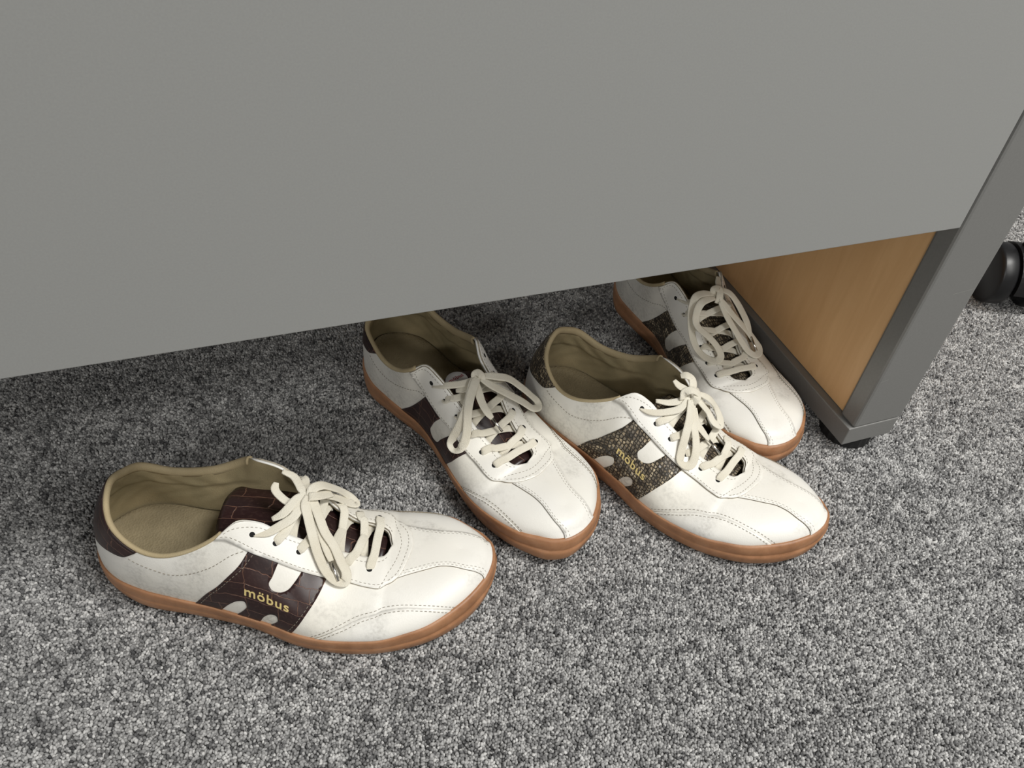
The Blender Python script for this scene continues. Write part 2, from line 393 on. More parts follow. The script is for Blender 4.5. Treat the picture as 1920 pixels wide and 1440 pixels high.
class Surf:
    def __init__(s,lk=1.0,mk=1.0,tc=0.0,NH=150,NV=44):
        s.tg=np.linspace(-1,1,2*NH+1); s.vg=np.linspace(0,1,NV+1)
        # pad periodically for F so the toe is smooth
        t,y=ring(FL,FM); tp=[-2-t[-i] for i in (0,)] if 0 else None
        y=np.array(y,float); t=np.array(t)
        tt=np.concatenate([t[-4:-1]-2,t,t[1:4]+2]); yy=np.concatenate([y[-4:-1],y,y[1:4]])
        s.F=slim(hermite(tt,yy,s.tg),lk,mk,tc)
        t2,y2=ring(TL,TM); s.T=hermite(t2,y2,s.tg)
        m=np.abs(s.tg)>=.72
        r=hermite([.72,.77,.82,.87,.91,.95,.98,1.],RG,np.abs(s.tg[m])); s.T[m]=r
        phi=np.radians(hermite(KN,PHI,np.abs(s.tg))[:,0]); phi=np.minimum(phi,np.pi/2); bul=hermite(KN,BUL,np.abs(s.tg))[:,0]
        dF=np.gradient(s.F,axis=0); dF[0]=dF[-1]=(s.F[1]-s.F[-2])
        n=np.stack([dF[:,1],-dF[:,0]],1); n/=np.linalg.norm(n,axis=1)[:,None]
        # orient outward
        ctr=np.array([140,2]); sg=np.sign(((s.F[:,:2]-ctr)*n).sum(1)); n*=np.where(sg==0,1,sg)[:,None]
        n[np.abs(s.tg)<.02]=(-1,0)
        s.nout=n
        e=np.interp(np.abs(s.tg),[0,.5,.72,1],[1,1,.88,.82])[:,None]
        v=s.vg[None,:]; ph=phi[:,None]
        a=(1-np.cos(v*ph)**e)/(1-np.cos(ph)**e+1e-12); b=(np.sin(v*ph)/np.sin(ph))**e
        P=np.zeros((len(s.tg),len(s.vg),3))
        P[...,:2]=s.F[:,None,:2]+(s.T-s.F)[:,None,:2]*a[...,None]+n[:,None,:]*(bul[:,None]*np.sin(np.pi*v))[...,None]
        P[...,2]=s.F[:,None,2]+(s.T-s.F)[:,None,2]*b
        # smooth the forefoot across the ridge
        for it in range(60):
            Q=P.copy()
            up=np.empty_like(P); up[:,:-1]=P[:,1:]; up[:,-1]=P[::-1,-2]
            dn=np.empty_like(P); dn[:,1:]=P[:,:-1]; dn[:,0]=P[:,0]
            lf=np.concatenate([P[-2:-1],P[:-1]]); rt=np.concatenate([P[1:],P[1:2]])
            avg=(up+dn+lf+rt)/4
            w=np.clip((np.abs(s.tg)-.735)/.05,0,1)[:,None]*np.clip(s.vg/.2,0,1)[None,:]*.5
            w=w.copy(); Q=P+(avg-P)*w[...,None]
            c=(Q[:,-1]+Q[::-1,-1])/2; mk=np.abs(s.tg)>=.7201; Q[mk,-1]=c[mk]
            c=(Q[0]+Q[-1])/2; Q[0]=Q[-1]=c
            P=Q
        s.P=P
        du=np.gradient(P,axis=0); dv=np.gradient(P,axis=1)
        du[0]=du[-1]=(P[1]-P[-2])
        N=np.cross(dv,du); N/=np.linalg.norm(N,axis=2)[...,None]+1e-12
        mk=np.abs(s.tg)>=.7201; av=N[:,-1]+N[::-1,-1]; av/=np.linalg.norm(av,axis=1)[:,None]+1e-12; N[mk,-1]=av[mk]
        if (N[len(s.tg)//4,5]@np.array([0,-1,.2]))<0: N=-N
        s.N=N
    def at(s,t,v,h=0.0):
        t=np.clip(np.asarray(t,float),-1,1); v=np.clip(np.asarray(v,float),0,1)
        i=(t+1)/2*(len(s.tg)-1); j=v*(len(s.vg)-1)
        i0=np.clip(np.floor(i).astype(int),0,len(s.tg)-2); j0=np.clip(np.floor(j).astype(int),0,len(s.vg)-2)
        a=(i-i0)[...,None]; b=(j-j0)[...,None]
        f=lambda A:(A[i0,j0]*(1-a)*(1-b)+A[i0+1,j0]*a*(1-b)+A[i0,j0+1]*(1-a)*b+A[i0+1,j0+1]*a*b)
        n=f(s.N); n/=np.linalg.norm(n,axis=-1,keepdims=True)+1e-12
        return f(s.P)+n*np.asarray(h)[...,None] if np.ndim(h) else f(s.P)+n*h

# the left shoes are a little slimmer outside, the right ones inside
SLIM = {1: (1.0, 0.86, 0.0), -1: (0.82, 1.0, 3.5)}
SURF = {k: Surf(*SLIM[k]) for k in SLIM}
S = SURF[1]
LACE={
 'A':{
  'start_lateral':[[118.8,-23.8,78.5],[127.5,-19.7,77.5],[134.4,-12.6,77.0],[141.4,-4.6,77.5],[144.4,3.3,79.5],[147.1,12.9,80.5]],
  'second':[[127.5,-8.3,77.0],[134.3,-4.1,79.5],[139.4,4.9,81.5],[141.4,9.0,81.5],[145.7,13.9,81.0]],
  'start_medial':[[126.5,27.2,87.0],[134.4,26.4,84.0],[139.3,21.2,83.0],[142.7,16.6,82.0],[147.7,13.0,80.5]],
  'hang':[[125.1,16.2,87.5],[124.9,12.3,85.0],[129.4,8.9,81.5],[136.3,6.8,78.5],[141.3,8.7,79.0],[146.0,12.4,80.0]],
  'loop_near':[[147.9,12.2,81.5],[148.1,4.6,80.5],[151.4,-2.4,74.5],[156.2,-12.1,67.5],[162.0,-21.6,58.5],[169.4,-29.8,51.0],[176.3,-32.2,46.0],[181.5,-31.3,45.0],[182.2,-26.8,48.0],[177.4,-20.5,52.5],[170.7,-11.7,58.5],[163.5,-6.0,65.5],[156.9,2.9,74.5],[152.0,9.8,79.5],[149.4,13.3,80.5]],
  'loop_far':[[148.4,12.3,80.5],[150.4,17.6,83.0],[154.7,22.7,81.5],[161.3,30.3,71.0],[167.4,38.2,57.0],[173.4,39.4,49.5],[176.9,36.5,47.5],[172.1,33.4,51.5],[165.5,29.4,60.5],[159.4,22.0,72.0],[151.8,16.0,79.5]],
  'knot':[[150.9,11.2,76.5],[149.5,10.9,82.0],[153.9,12.7,81.5],[158.0,18.1,77.0],[161.5,25.1,71.5]],
  'tail':[[154.1,4.4,74.0],[160.7,-5.9,65.0],[166.6,-14.8,58.0],[170.4,-21.3,53.5]],
  'aglet':[[170.4,-21.3,53.5],[177.5,-32.4,46.5]],
 },
 'B':{
  'start_medial':[[120.3,35.4,77.5],[131.4,30.7,84.0],[136.8,16.1,82.5],[138.7,7.2,83.0],[137.6,2.1,85.0]],
  'second':[[135.3,22.9,76.5],[139.4,18.0,79.0],[140.3,9.4,81.5],[138.5,2.8,84.5]],
  'start_lateral':[[140.4,-27.4,65.0],[142.5,-14.2,74.0],[140.9,-5.0,80.0],[138.7,1.6,85.0]],
  'loop_near':[[138.0,2.5,86.0],[142.2,10.4,85.5],[149.4,20.0,81.5],[155.6,29.2,73.5],[157.3,36.2,61.5],[156.7,41.4,50.5],[157.7,44.1,44.5],[162.1,44.3,42.5],[166.3,42.3,45.5],[167.0,38.5,50.0],[165.0,34.6,56.5],[161.3,31.3,65.0],[156.3,27.2,76.0],[150.2,19.8,82.0],[143.4,9.6,86.0],[139.2,2.6,86.0]],
  'loop_far':[[139.5,1.3,85.5],[145.9,-10.1,83.0],[150.1,-22.2,77.0],[155.4,-32.3,66.5],[160.4,-42.3,54.0],[163.7,-48.9,44.0],[167.8,-46.2,43.5],[170.4,-36.9,49.0],[165.4,-26.1,60.0],[156.4,-12.2,72.0],[149.1,-2.7,80.0],[142.4,2.8,84.5]],
  'knot':[[140.0,5.4,83.0],[138.6,6.2,88.0],[139.2,3.5,89.5],[141.9,1.6,86.5],[143.0,3.0,82.0]],
  'tail':[[143.6,7.5,83.0],[150.7,11.3,79.5],[157.2,12.3,73.0],[163.4,11.2,67.0],[167.9,9.8,63.0]],
  'aglet':[[167.9,9.8,63.0],[178.8,7.3,55.0]],
 },
 'C':{
  'start_lateral':[[116.6,-25.2,79.5],[125.7,-21.4,78.0],[136.5,-10.0,77.5],[142.5,-0.9,79.0],[143.0,10.7,83.5]],
  'second':[[123.2,-10.5,81.5],[132.8,-2.5,80.0],[140.0,6.8,81.5],[142.4,14.0,83.5]],
  'loop_up':[[141.7,14.4,85.5],[140.5,20.1,89.0],[136.3,24.5,91.5],[131.4,21.7,94.0],[128.1,19.0,92.5]],
  'tail_up':[[125.9,11.9,91.5],[131.5,11.1,89.5],[137.3,12.7,88.0],[142.6,14.5,86.0]],
  'knot':[[140.1,6.2,82.0],[139.0,8.5,88.0],[142.4,12.7,90.0],[148.0,16.9,86.5],[150.2,17.8,81.0],[146.3,12.7,80.0]],
  'knot_wrap':[[141.4,21.6,85.0],[146.4,18.0,86.0],[149.1,12.3,85.0],[147.5,9.8,81.5]],
  'loop_near':[[145.2,8.8,83.5],[153.0,-2.2,74.5],[157.7,-13.9,65.5],[161.3,-23.5,57.0],[164.5,-29.3,52.5],[169.2,-28.2,49.5],[172.6,-23.0,49.5],[171.2,-15.8,55.0],[165.5,-7.4,61.5],[157.2,-0.6,70.5],[147.5,10.3,82.5]],
  'loop_far':[[146.3,18.6,85.5],[156.2,23.6,81.5],[163.4,28.9,71.0],[170.6,27.5,62.5],[173.0,21.9,61.5],[168.0,19.4,64.0],[160.9,19.6,70.5],[155.3,16.6,77.5],[149.3,14.6,82.0]],
  'tail':[[151.4,8.6,78.0],[158.2,3.4,69.5],[164.7,4.0,63.5],[173.0,4.3,57.5]],
  'aglet':[[173.0,4.3,57.5],[186.9,2.8,50.5]],
 },
 'D':{
  'start_medial':[[120.2,34.3,80.0],[128.8,32.3,82.5],[135.1,25.9,84.0],[136.6,13.6,84.5],[135.4,3.4,87.0]],
  'start_lateral':[[114.4,-13.6,91.0],[121.4,-9.5,90.0],[129.9,-3.2,89.5]],
  'loop_near':[[134.1,4.1,88.5],[134.3,17.9,92.5],[137.0,28.6,92.5],[140.3,32.2,82.5],[148.4,35.4,72.0],[159.7,36.9,60.0],[169.5,34.7,53.0],[178.5,29.4,50.0],[184.0,23.3,50.5],[182.2,18.2,53.0],[174.6,19.0,59.0],[165.9,26.1,67.0],[156.8,32.5,72.0],[152.0,33.4,75.5],[147.1,31.2,84.0],[144.3,26.7,90.0],[140.3,15.5,89.5],[138.6,5.6,87.0]],
  'knot':[[135.3,4.6,86.0],[132.4,4.2,92.5],[132.9,-2.3,92.5],[139.2,0.7,88.0],[142.0,3.1,82.5]],
  'loop_far':[[131.7,-2.5,91.0],[135.5,-13.9,86.5],[142.3,-21.3,78.0],[151.3,-24.2,71.0],[159.0,-26.0,64.5],[167.1,-27.2,56.0]],
  'aglet':[[169.4,-26.5,55.0],[182.5,-26.0,48.0]],
  'tail':[[142.5,2.0,85.0],[155.1,-1.4,75.0],[165.4,-6.7,65.0],[174.3,-11.2,56.5],[182.1,-15.8,50.0],[186.3,-21.4,47.0],[183.9,-28.6,46.0],[178.0,-32.2,47.5],[172.6,-30.3,51.0],[165.4,-25.6,57.5],[160.7,-18.0,65.5],[154.0,-9.3,74.5],[146.4,-3.1,82.0],[139.4,0.5,87.0]],
 },
}

EYE_U = [.412, .464, .515, .573, .628, .676]
EYE_VL = [.895, .893, .893, .90, .888, .888]
EYE_VM = [.835, .825, .835, .855, .81, .82]
def dens(poly, closed=True, step=2.2):
    """densify a (u,q) polyline to about `step` mm"""
    out = []; n = len(poly)
    for i in range(n if closed else n - 1):
        a = np.array(poly[i], float); b = np.array(poly[(i + 1) % n], float)
        L = math.hypot((b[0] - a[0]) * 290, (b[1] - a[1]) * 70); k = max(1, int(math.ceil(L / step)))
        for j in range(k): out.append(a + (b - a) * j / k)
    if not closed: out.append(np.array(poly[-1], float))
    return np.array(out)
def curve(pts, per=6):
    """smooth open curve through (u,q) points"""
    p = np.array(pts, float); d = np.concatenate([[0], np.cumsum(np.hypot(np.diff(p[:, 0]) * 290, np.diff(p[:, 1]) * 70))])
    x = np.unique(np.concatenate([np.linspace(d[i], d[i + 1], per + 1) for i in range(len(d) - 1)]))
    return hermite(d, p, x)
def inside(poly, P):
    x, y = P[:, 0], P[:, 1]; c = np.zeros(len(P), bool); j = len(poly) - 1
    for i in range(len(poly)):
        xi, yi = poly[i]; xj, yj = poly[j]
        k = ((yi > y) != (yj > y)) & (x < (xj - xi) * (y - yi) / (yj - yi + 1e-15) + xi); c ^= k; j = i
    return c
def dom_side(D):       # (u, q) -> (t, v): q<0 lateral, q>0 medial, |q| = distance from the ridge
    return np.where(D[:, 1] < 0, -D[:, 0], D[:, 0]), 1 - np.abs(D[:, 1])
def dom_heel(D):       # (t, 1-v) around the heel
    return D[:, 0], 1 - D[:, 1]
def to_m(P, mir):
    P = np.array(P, float) / 1000.0; P[..., 1] *= mir; return P
def decal(name, outer, holes, h, mat, parent, mir, dom=dom_side, space=2.6, skirt=-0.4, edge=None):
    """a thin leather overlay with its own thickness, cut to a (u,q) outline and laid on the last"""
    SC = np.array([290.0, 70.0])
    loops = [dens(outer)] + [dens(x) for x in holes]
    loops = [l * SC for l in loops]
    pts = []; edges = []
    for l in loops:
        b = len(pts); n = len(l); pts += [tuple(p) for p in l]; edges += [(b + i, b + (i + 1) % n) for i in range(n)]
    lo = loops[0].min(0); hi = loops[0].max(0)
    gx, gy = np.meshgrid(np.arange(lo[0], hi[0], space), np.arange(lo[1], hi[1], space)); g = np.stack([gx.ravel(), gy.ravel()], 1)
    k = inside(loops[0], g)
    for l in loops[1:]: k &= ~inside(l, g)
    g = g[k]
    allb = np.concatenate(loops)
    if len(g):
        dmin = np.sqrt(((g[:, None] - allb[None]) ** 2).sum(2)).min(1); g = g[dmin > space * 0.45]
    res = delaunay_2d_cdt([Vector(p) for p in pts] + [Vector(p) for p in g], edges, [], 0, 1e-5)
    V = np.array([tuple(v) for v in res[0]]); Fc = np.array([f for f in res[2] if len(f) == 3])
    cen = V[Fc].mean(1); k = inside(loops[0], cen)
    for l in loops[1:]: k &= ~inside(l, cen)
    Fc = Fc[k]
    if dom is dom_side:      # the two sides meet along the toe line u = 1: sew them
        tip = np.where(V[:, 0] > 289.99)[0]; remap = np.arange(len(V))
        for a in tip:
            if V[a, 1] > 0:
                b = tip[np.argmin(np.abs(V[tip, 1] + V[a, 1]))]
                if abs(V[b, 1] + V[a, 1]) < 0.05: remap[a] = b
        Fc = remap[Fc]; Fc = Fc[(Fc[:, 0] != Fc[:, 1]) & (Fc[:, 1] != Fc[:, 2]) & (Fc[:, 0] != Fc[:, 2])]
    t, v = dom(V / SC)
    # orientation and boundary
    P = S.at(t, v, h)
    n0 = np.cross(P[Fc[:, 1]] - P[Fc[:, 0]], P[Fc[:, 2]] - P[Fc[:, 0]]); nn = S.at(t, v, 1.0) - S.at(t, v, 0.0)
    flip = (n0 * nn[Fc[:, 0]]).sum(1) < 0; Fc[flip] = Fc[flip][:, ::-1]
    ec = {}
    for f in Fc:
        for a, b in ((f[0], f[1]), (f[1], f[2]), (f[2], f[0])): ec[(a, b)] = 1
    bnd = [(a, b) for (a, b) in ec if (b, a) not in ec]
    bi = sorted({a for e in bnd for a in e}); mp = {a: len(V) + i for i, a in enumerate(bi)}; mp2 = {a: len(V) + len(bi) + i for i, a in enumerate(bi)}
    low = S.at(t[bi], v[bi], skirt); mid = S.at(t[bi], v[bi], h * 0.72)
    P = np.concatenate([P, mid, low]); uvv = np.concatenate([V, V[bi], V[bi]])
    faces = [tuple(f) for f in Fc]
    for a, b in bnd:
        faces.append((b, a, mp[a], mp[b])); faces.append((mp[b], mp[a], mp2[a], mp2[b]))
    if mir < 0: faces = [f[::-1] for f in faces]
    # pull the top edge in a touch so that the cut edge catches light
    o = mesh_obj(name, to_m(P, mir), faces, mat, parent, True, uvv)
    me = o.data
    sm = np.ones(len(me.polygons), bool); sm[len(Fc):] = False; me.polygons.foreach_set('use_smooth', sm)
    if edge:
        me.materials.append(edge); mi = np.zeros(len(me.polygons), np.int32); mi[len(Fc):] = 1; me.polygons.foreach_set('material_index', mi)
    return o
def stitches(lines, h, mir, dash=1.7, gap=1.5, w=0.24):
    V = []; Fc = []
    for (ln, dom, hh) in lines:
        D = curve(ln, 14); t, v = dom(D); P = S.at(t, v, hh); N = S.at(t, v, hh + 1) - P
        d = np.concatenate([[0], np.cumsum(np.linalg.norm(np.diff(P, axis=0), axis=1))])
        s = 0.6
        while s + dash < d[-1]:
            q = [np.array([np.interp(x, d, P[:, c]) for c in range(3)]) for x in (s, s + dash)]
            nn = np.array([np.interp(s + dash / 2, d, N[:, c]) for c in range(3)]); nn /= np.linalg.norm(nn)
            tg = q[1] - q[0]; tg /= np.linalg.norm(tg) + 1e-9; bb = np.cross(nn, tg)
            b = len(V)
            for p in q:
                V += [p - bb * w - nn * .2, p - bb * w * .7 + nn * .22, p + bb * w * .7 + nn * .22, p + bb * w - nn * .2]
            Fc += [(b + i, b + i + 1, b + 5 + i, b + 4 + i) for i in range(3)] + [(b, b + 3, b + 2, b + 1), (b + 4, b + 5, b + 6, b + 7)]
            s += dash + gap
    if mir < 0: Fc = [f[::-1] for f in Fc]
    return to_m(V, mir), Fc
def smooth_path(pts, per=7):
    p = np.array(pts, float); d = np.concatenate([[0], np.cumsum(np.linalg.norm(np.diff(p, axis=0), axis=1) ** 0.6 + 1e-6)])
    x = np.unique(np.concatenate([np.linspace(d[i], d[i + 1], per + 1) for i in range(len(d) - 1)]))
    return hermite(d, p, x)
def ribbon(pts, hw, ht, up0=(0.35, 0, 1), taper=True, twist=0.0):
    P = smooth_path(pts); T = np.gradient(P, axis=0); T /= np.linalg.norm(T, axis=1)[:, None] + 1e-9
    up = np.array(up0, float); up /= np.linalg.norm(up); V = []; prev = None
    sec = [(-1, -.2), (-.93, -.85), (-.6, -1), (.6, -1), (.93, -.85), (1, -.2), (1, .2), (.93, .85), (.6, 1), (-.6, 1), (-.93, .85), (-1, .2)]; K = len(sec)
    n = len(P)
    B = np.cross(T, up)
    B = B / (np.linalg.norm(B, axis=1)[:, None] + 1e-9)
    for i in range(1, n):
        if B[i] @ B[i - 1] < 0: B[i] = -B[i]
    for _ in range(6):
        B[1:-1] = (B[:-2] + 2 * B[1:-1] + B[2:]) / 4
    for i in range(n):
        b = B[i] - T[i] * (B[i] @ T[i]); b /= np.linalg.norm(b) + 1e-9; nn = np.cross(b, T[i])
        a = twist * math.sin(math.pi * i / (n - 1)); b, nn = b * math.cos(a) + nn * math.sin(a), nn * math.cos(a) - b * math.sin(a)
        k = 1.0
        if taper: k = 0.55 + 0.45 * math.sin(min(1, min(i, n - 1 - i) / 9) * math.pi / 2)
        for x, y in sec: V.append(P[i] + b * x * hw * k + nn * y * ht)
    F = []
    for i in range(n - 1):
        for j in range(K): F.append((i * K + j, i * K + (j + 1) % K, (i + 1) * K + (j + 1) % K, (i + 1) * K + j))
    F.append(tuple(range(K))[::-1]); F.append(tuple(range((n - 1) * K, n * K)))
    return V, F
def tube(pts, r, seg=10):
    P = np.array(pts, float); T = np.gradient(P, axis=0); T /= np.linalg.norm(T, axis=1)[:, None] + 1e-9; V = []; F = []
    for i in range(len(P)):
        b = np.cross(T[i], (0.1, 0.2, 1)); b /= np.linalg.norm(b); c = np.cross(T[i], b)
        for j in range(seg):
            a = 2 * math.pi * j / seg; V.append(P[i] + (b * math.cos(a) + c * math.sin(a)) * r)
    for i in range(len(P) - 1):
        for j in range(seg): F.append((i * seg + j, i * seg + (j + 1) % seg, (i + 1) * seg + (j + 1) % seg, (i + 1) * seg + j))
    F.append(tuple(range(seg))[::-1]); F.append(tuple(range((len(P) - 1) * seg, len(P) * seg)))
    return V, F
def fix(F, mir): return [f[::-1] for f in F] if mir < 0 else F
def letters(body, size):
    """flat filled outlines of a word, in mm, lower left corner at 0,0"""
    cu = bpy.data.curves.new('word', 'FONT'); cu.body = body; cu.size = size; cu.resolution_u = 4; cu.space_character = 1.12; cu.offset = size * 0.012
    o = bpy.data.objects.new('word', cu); col.objects.link(o)
    dg = bpy.context.evaluated_depsgraph_get(); me = bpy.data.meshes.new_from_object(o.evaluated_get(dg))
    V = np.array([tuple(v.co) for v in me.vertices]); F = [tuple(p.vertices) for p in me.polygons]
    bpy.data.objects.remove(o); bpy.data.curves.remove(cu); bpy.data.meshes.remove(me)
    return V, F

# sole outline on the ground (mm)
SOLE = [(-7.5, 0), (5, -22), (32, -39), (80, -44.5), (118, -49.5), (154.5, -60), (191, -62), (219.5, -57), (254, -41.5), (271.5, -26), (282, -9), (286.5, 9), (286.5, 24.5), (278, 37), (258.5, 45.2), (217, 52), (184, 48.5), (150, 39), (110, 32.5), (70, 36.5), (32.6, 37.5), (8.5, 21.8)]
def closed_spline(C, x):
    C = np.array(C, float); n = len(C); d = [0]
    for i in range(n): d.append(d[-1] + np.linalg.norm(C[(i + 1) % n] - C[i]))
    d = np.array(d); tot = d[-1]; dd = np.concatenate([d[-4:-1] - tot, d, d[1:4] + tot]); CC = np.concatenate([C[-3:], C, C[:1], C[1:4]])
    return hermite(dd, CC, x * tot)
def shoe(code, mat_key, mir, pose, label, group, lateral_name, tongue_pts, tongue_w):
    global S
    S = SURF[mir]
    root = empty('white_sneaker', (pose[0], pose[1], 0.0), pose[2])
    tag(root, label, 'shoe', group)
    def mo(name, V, F, mat, parent=None, smooth=True, uv=None):
        return mesh_obj(name, to_m(V, mir), fix(F, mir), mat, parent or root, smooth, uv)
    nt, nv = S.P.shape[:2]
    # --- upper
    idx = np.arange(nt * nv).reshape(nt, nv); F = []
    for i in range(nt - 1):
        for j in range(nv - 1): F.append((idx[i, j], idx[i, j + 1], idx[i + 1, j + 1], idx[i + 1, j]))
    up = mo('upper', S.P.reshape(-1, 3), F, M['white'])
    bm = bmesh.new(); bm.from_mesh(up.data); bmesh.ops.remove_doubles(bm, verts=bm.verts[:], dist=2e-6); bmesh.ops.recalc_face_normals(bm, faces=bm.faces[:])
    bm.to_mesh(up.data); bm.free()
    nrm = up.data.polygons[len(up.data.polygons) // 3]
    if nrm.normal.dot(Vector((0, nrm.center.y, 0.01))) < 0: up.data.flip_normals()
    sol = up.modifiers.new('thickness', 'SOLIDIFY'); sol.thickness = 0.0016; sol.offset = -1
    # --- lining with padded collar
    ti = [i for i in range(nt) if abs(S.tg[i]) <= 0.71]; V = []; vs = np.linspace(0.03, 1.0, 30)
    uu, vv = np.meshgrid(S.tg[ti], vs, indexing='ij')
    pad = 2.2 + 1.9 * np.clip((vv - .60) / .05, 0, 1) * np.clip((1.02 - vv) / .12, 0, 1) * np.clip((.40 - np.abs(uu)) / .06, 0, 1)
    pad = pad + 0.5 * np.sin(uu * 95 + 3 * np.sin(vv * 9)) * np.clip((vv - .2) / .3, 0, 1) * np.clip((.36 - np.abs(uu)) / .1, 0, 1) * np.clip((.98 - vv) / .1, 0, 1)
    Pn = S.at(uu, vv, -pad); a, b = Pn.shape[:2]; ii = np.arange(a * b).reshape(a, b)
    F = [(ii[i, j], ii[i + 1, j], ii[i + 1, j + 1], ii[i, j + 1]) for i in range(a - 1) for j in range(b - 1)]
    mo('lining', Pn.reshape(-1, 3), F, M['lining'])
    # --- collar binding
    tb = np.linspace(-.352, .352, 150); C0 = S.at(tb, np.ones_like(tb)); N0 = S.at(tb, np.ones_like(tb), 1.0) - C0
    Tn = np.gradient(C0, axis=0); Tn /= np.linalg.norm(Tn, axis=1)[:, None]
    Uv = np.cross(Tn, N0); Uv /= np.linalg.norm(Uv, axis=1)[:, None]; Uv *= np.where(Uv[:, 2] < 0, -1, 1)[:, None]
    V = []
    cs = [(0.25, -0.8), (0.35, 0.2), (-0.1, 1.1), (-1.3, 1.65), (-2.8, 1.3), (-4.0, 0.0), (-4.5, -2.2), (-4.2, -4.6), (-2.4, -4.8), (-1.0, -1.6)]
    for i in range(len(tb)):
        for x, z in cs: V.append(C0[i] + N0[i] * x + Uv[i] * z)
    k = len(cs); F = [(i * k + j, i * k + (j + 1) % k, (i + 1) * k + (j + 1) % k, (i + 1) * k + j) for i in range(len(tb) - 1) for j in range(k)]
    F += [tuple(range(k))[::-1], tuple(range((len(tb) - 1) * k, len(tb) * k))]
    mo('collar_binding', V, F, M['binding'])
    # --- insole
    tI = np.linspace(-.74, .74, 120); V = []; rr = [1.0, .97, .8, .5, .2, 0.0]
    Fi = S.at(tI, np.full_like(tI, .10), -3.6)
    for i in range(len(tI)):
        c = np.array([Fi[i][0], 2.0 + 4.0 * Fi[i][0] / 200.0, 26.0])
        for q in rr: V.append(c + (Fi[i] - c) * q + np.array([0, 0, (0.9 if q in (.97,) else 0) - 1.5 * (1 - q)]))
    k = len(rr); F = [(i * k + j, (i + 1) * k + j, (i + 1) * k + j + 1, i * k + j + 1) for i in range(len(tI) - 1) for j in range(k - 1)]
    mo('insole', V, F, M['insole'])
    # --- sole
    n = 220; x = np.linspace(0, 1, n, endpoint=False); bot = slim(closed_spline(SOLE, x), *SLIM[mir])
    ang_b = np.arctan2(bot[:, 1] - 4, (bot[:, 0] - 140) / 2.4)
    Fx = S.F[:-1]; ang_f = np.arctan2(Fx[:, 1] - 4, (Fx[:, 0] - 140) / 2.4); od = np.argsort(ang_f)
    top = np.stack([np.interp(ang_b, np.concatenate([ang_f[od] - 2 * math.pi, ang_f[od], ang_f[od] + 2 * math.pi]), np.tile(Fx[od, c], 3)) for c in range(3)], 1)
    cen = np.array([140, 4.0]); dn = np.roll(bot, -1, 0) - np.roll(bot, 1, 0); no = np.stack([dn[:, 1], -dn[:, 0]], 1); no /= np.linalg.norm(no, axis=1)[:, None]
    no *= np.sign((no * (bot - cen)).sum(1))[:, None]
    for _ in range(4): no = (np.roll(no, 1, 0) + 2 * no + np.roll(no, -1, 0)); no /= np.linalg.norm(no, axis=1)[:, None]
    spring = 7.5 * np.clip((bot[:, 0] - 205) / 82, 0, 1) ** 2
    toe = np.clip((bot[:, 0] - 215) / 40, 0, 1)
    rings = []
    def rg(k, off, dz=0.0):
        xy = bot * (1 - k) + top[:, :2] * k + no * np.asarray(off)[..., None] if np.ndim(off) else bot * (1 - k) + top[:, :2] * k + no * off
        z = spring * (1 - k) + top[:, 2] * k + dz
        rings.append(np.concatenate([xy, z[:, None]], 1))
    rg(0, -16, 0.0); rg(0, -2.6, 0.0); rg(0.05, -0.6, 0.0); rg(0.16, 0.7 + 0.4 * toe); rg(0.38, 1.7 + 0.8 * toe); rg(0.56, 1.9 + 1.3 * toe); rg(0.585, 1.7 + 0.5 * toe); rg(0.61, 1.75 + 0.7 * toe); rg(0.80, 1.9 + 1.0 * toe); rg(0.95, 1.8 + 0.9 * toe, 0.4); rg(1.0, 1.2 + 0.7 * toe, 0.9); rg(1.0, 0.0, 0.9); rg(1.0, -2.0, 0.3)
    V = np.concatenate(rings); k = len(rings); F = []
    for r_ in range(k - 1):
        for i in range(n): F.append((r_ * n + i, r_ * n + (i + 1) % n, (r_ + 1) * n + (i + 1) % n, (r_ + 1) * n + i))
    V = np.concatenate([V, [[140, 4, 0.2]], [[140, 4, 19.0]]]); cb = len(V) - 2
    for i in range(n): F.append((cb, (i + 1) % n, i)); F.append((cb + 1, (k - 1) * n + i, (k - 1) * n + (i + 1) % n))
    so = mo('sole', V, F, M['gum'])
    bm = bmesh.new(); bm.from_mesh(so.data); bmesh.ops.recalc_face_normals(bm, faces=bm.faces[:]); bm.to_mesh(so.data); bm.free()
    # --- overlays
    lat = lambda L: [(u, -(1 - v)) for u, v in L]
    med = lambda L: [(u, (1 - v)) for u, v in L]
    EL = curve(lat([(.342, .985), (.36, .90), (.382, .81), (.413, .752), (.47, .755), (.525, .752), (.587, .76), (.645, .757), (.688, .725), (.722, .695), (.75, .745), (.774, .87)]) + [(.787, 0.0)] + med([(.772, .85), (.75, .74), (.727, .665), (.70, .63), (.65, .64), (.592, .615), (.53, .605), (.479, .56), (.426, .55), (.378, .63), (.352, .80), (.335, .985)]), 5)
    eyestay_poly = [tuple(p) for p in EL] + [(.345, .006), (.55, .006), (.70, .006), (.722, .006), (.724, 0.0), (.722, -.006), (.70, -.006), (.55, -.006), (.35, -.006)]
    hl = curve(lat([(.412, .775), (.394, .60), (.361, .42), (.332, .28), (.298, .0)]))[:]
    c1 = curve(lat([(.354, .0), (.38, .17), (.396, .232), (.408, .25), (.4125, .20), (.403, .10), (.388, .0)]))
    c2 = curve(lat([(.438, .0), (.455, .155), (.469, .21), (.479, .215), (.4825, .155), (.472, .06), (.462, .0)]))
    hr = curve(lat([(.510, .0), (.546, .35), (.574, .60), (.590, .785)]))
    uc = curve(lat([(.531, .785), (.515, .65), (.499, .545), (.482, .497), (.467, .497), (.461, .53), (.467, .62), (.478, .785)]))
    Hpoly = [tuple(p) for seg in (hl, c1, c2, hr, uc) for p in seg]
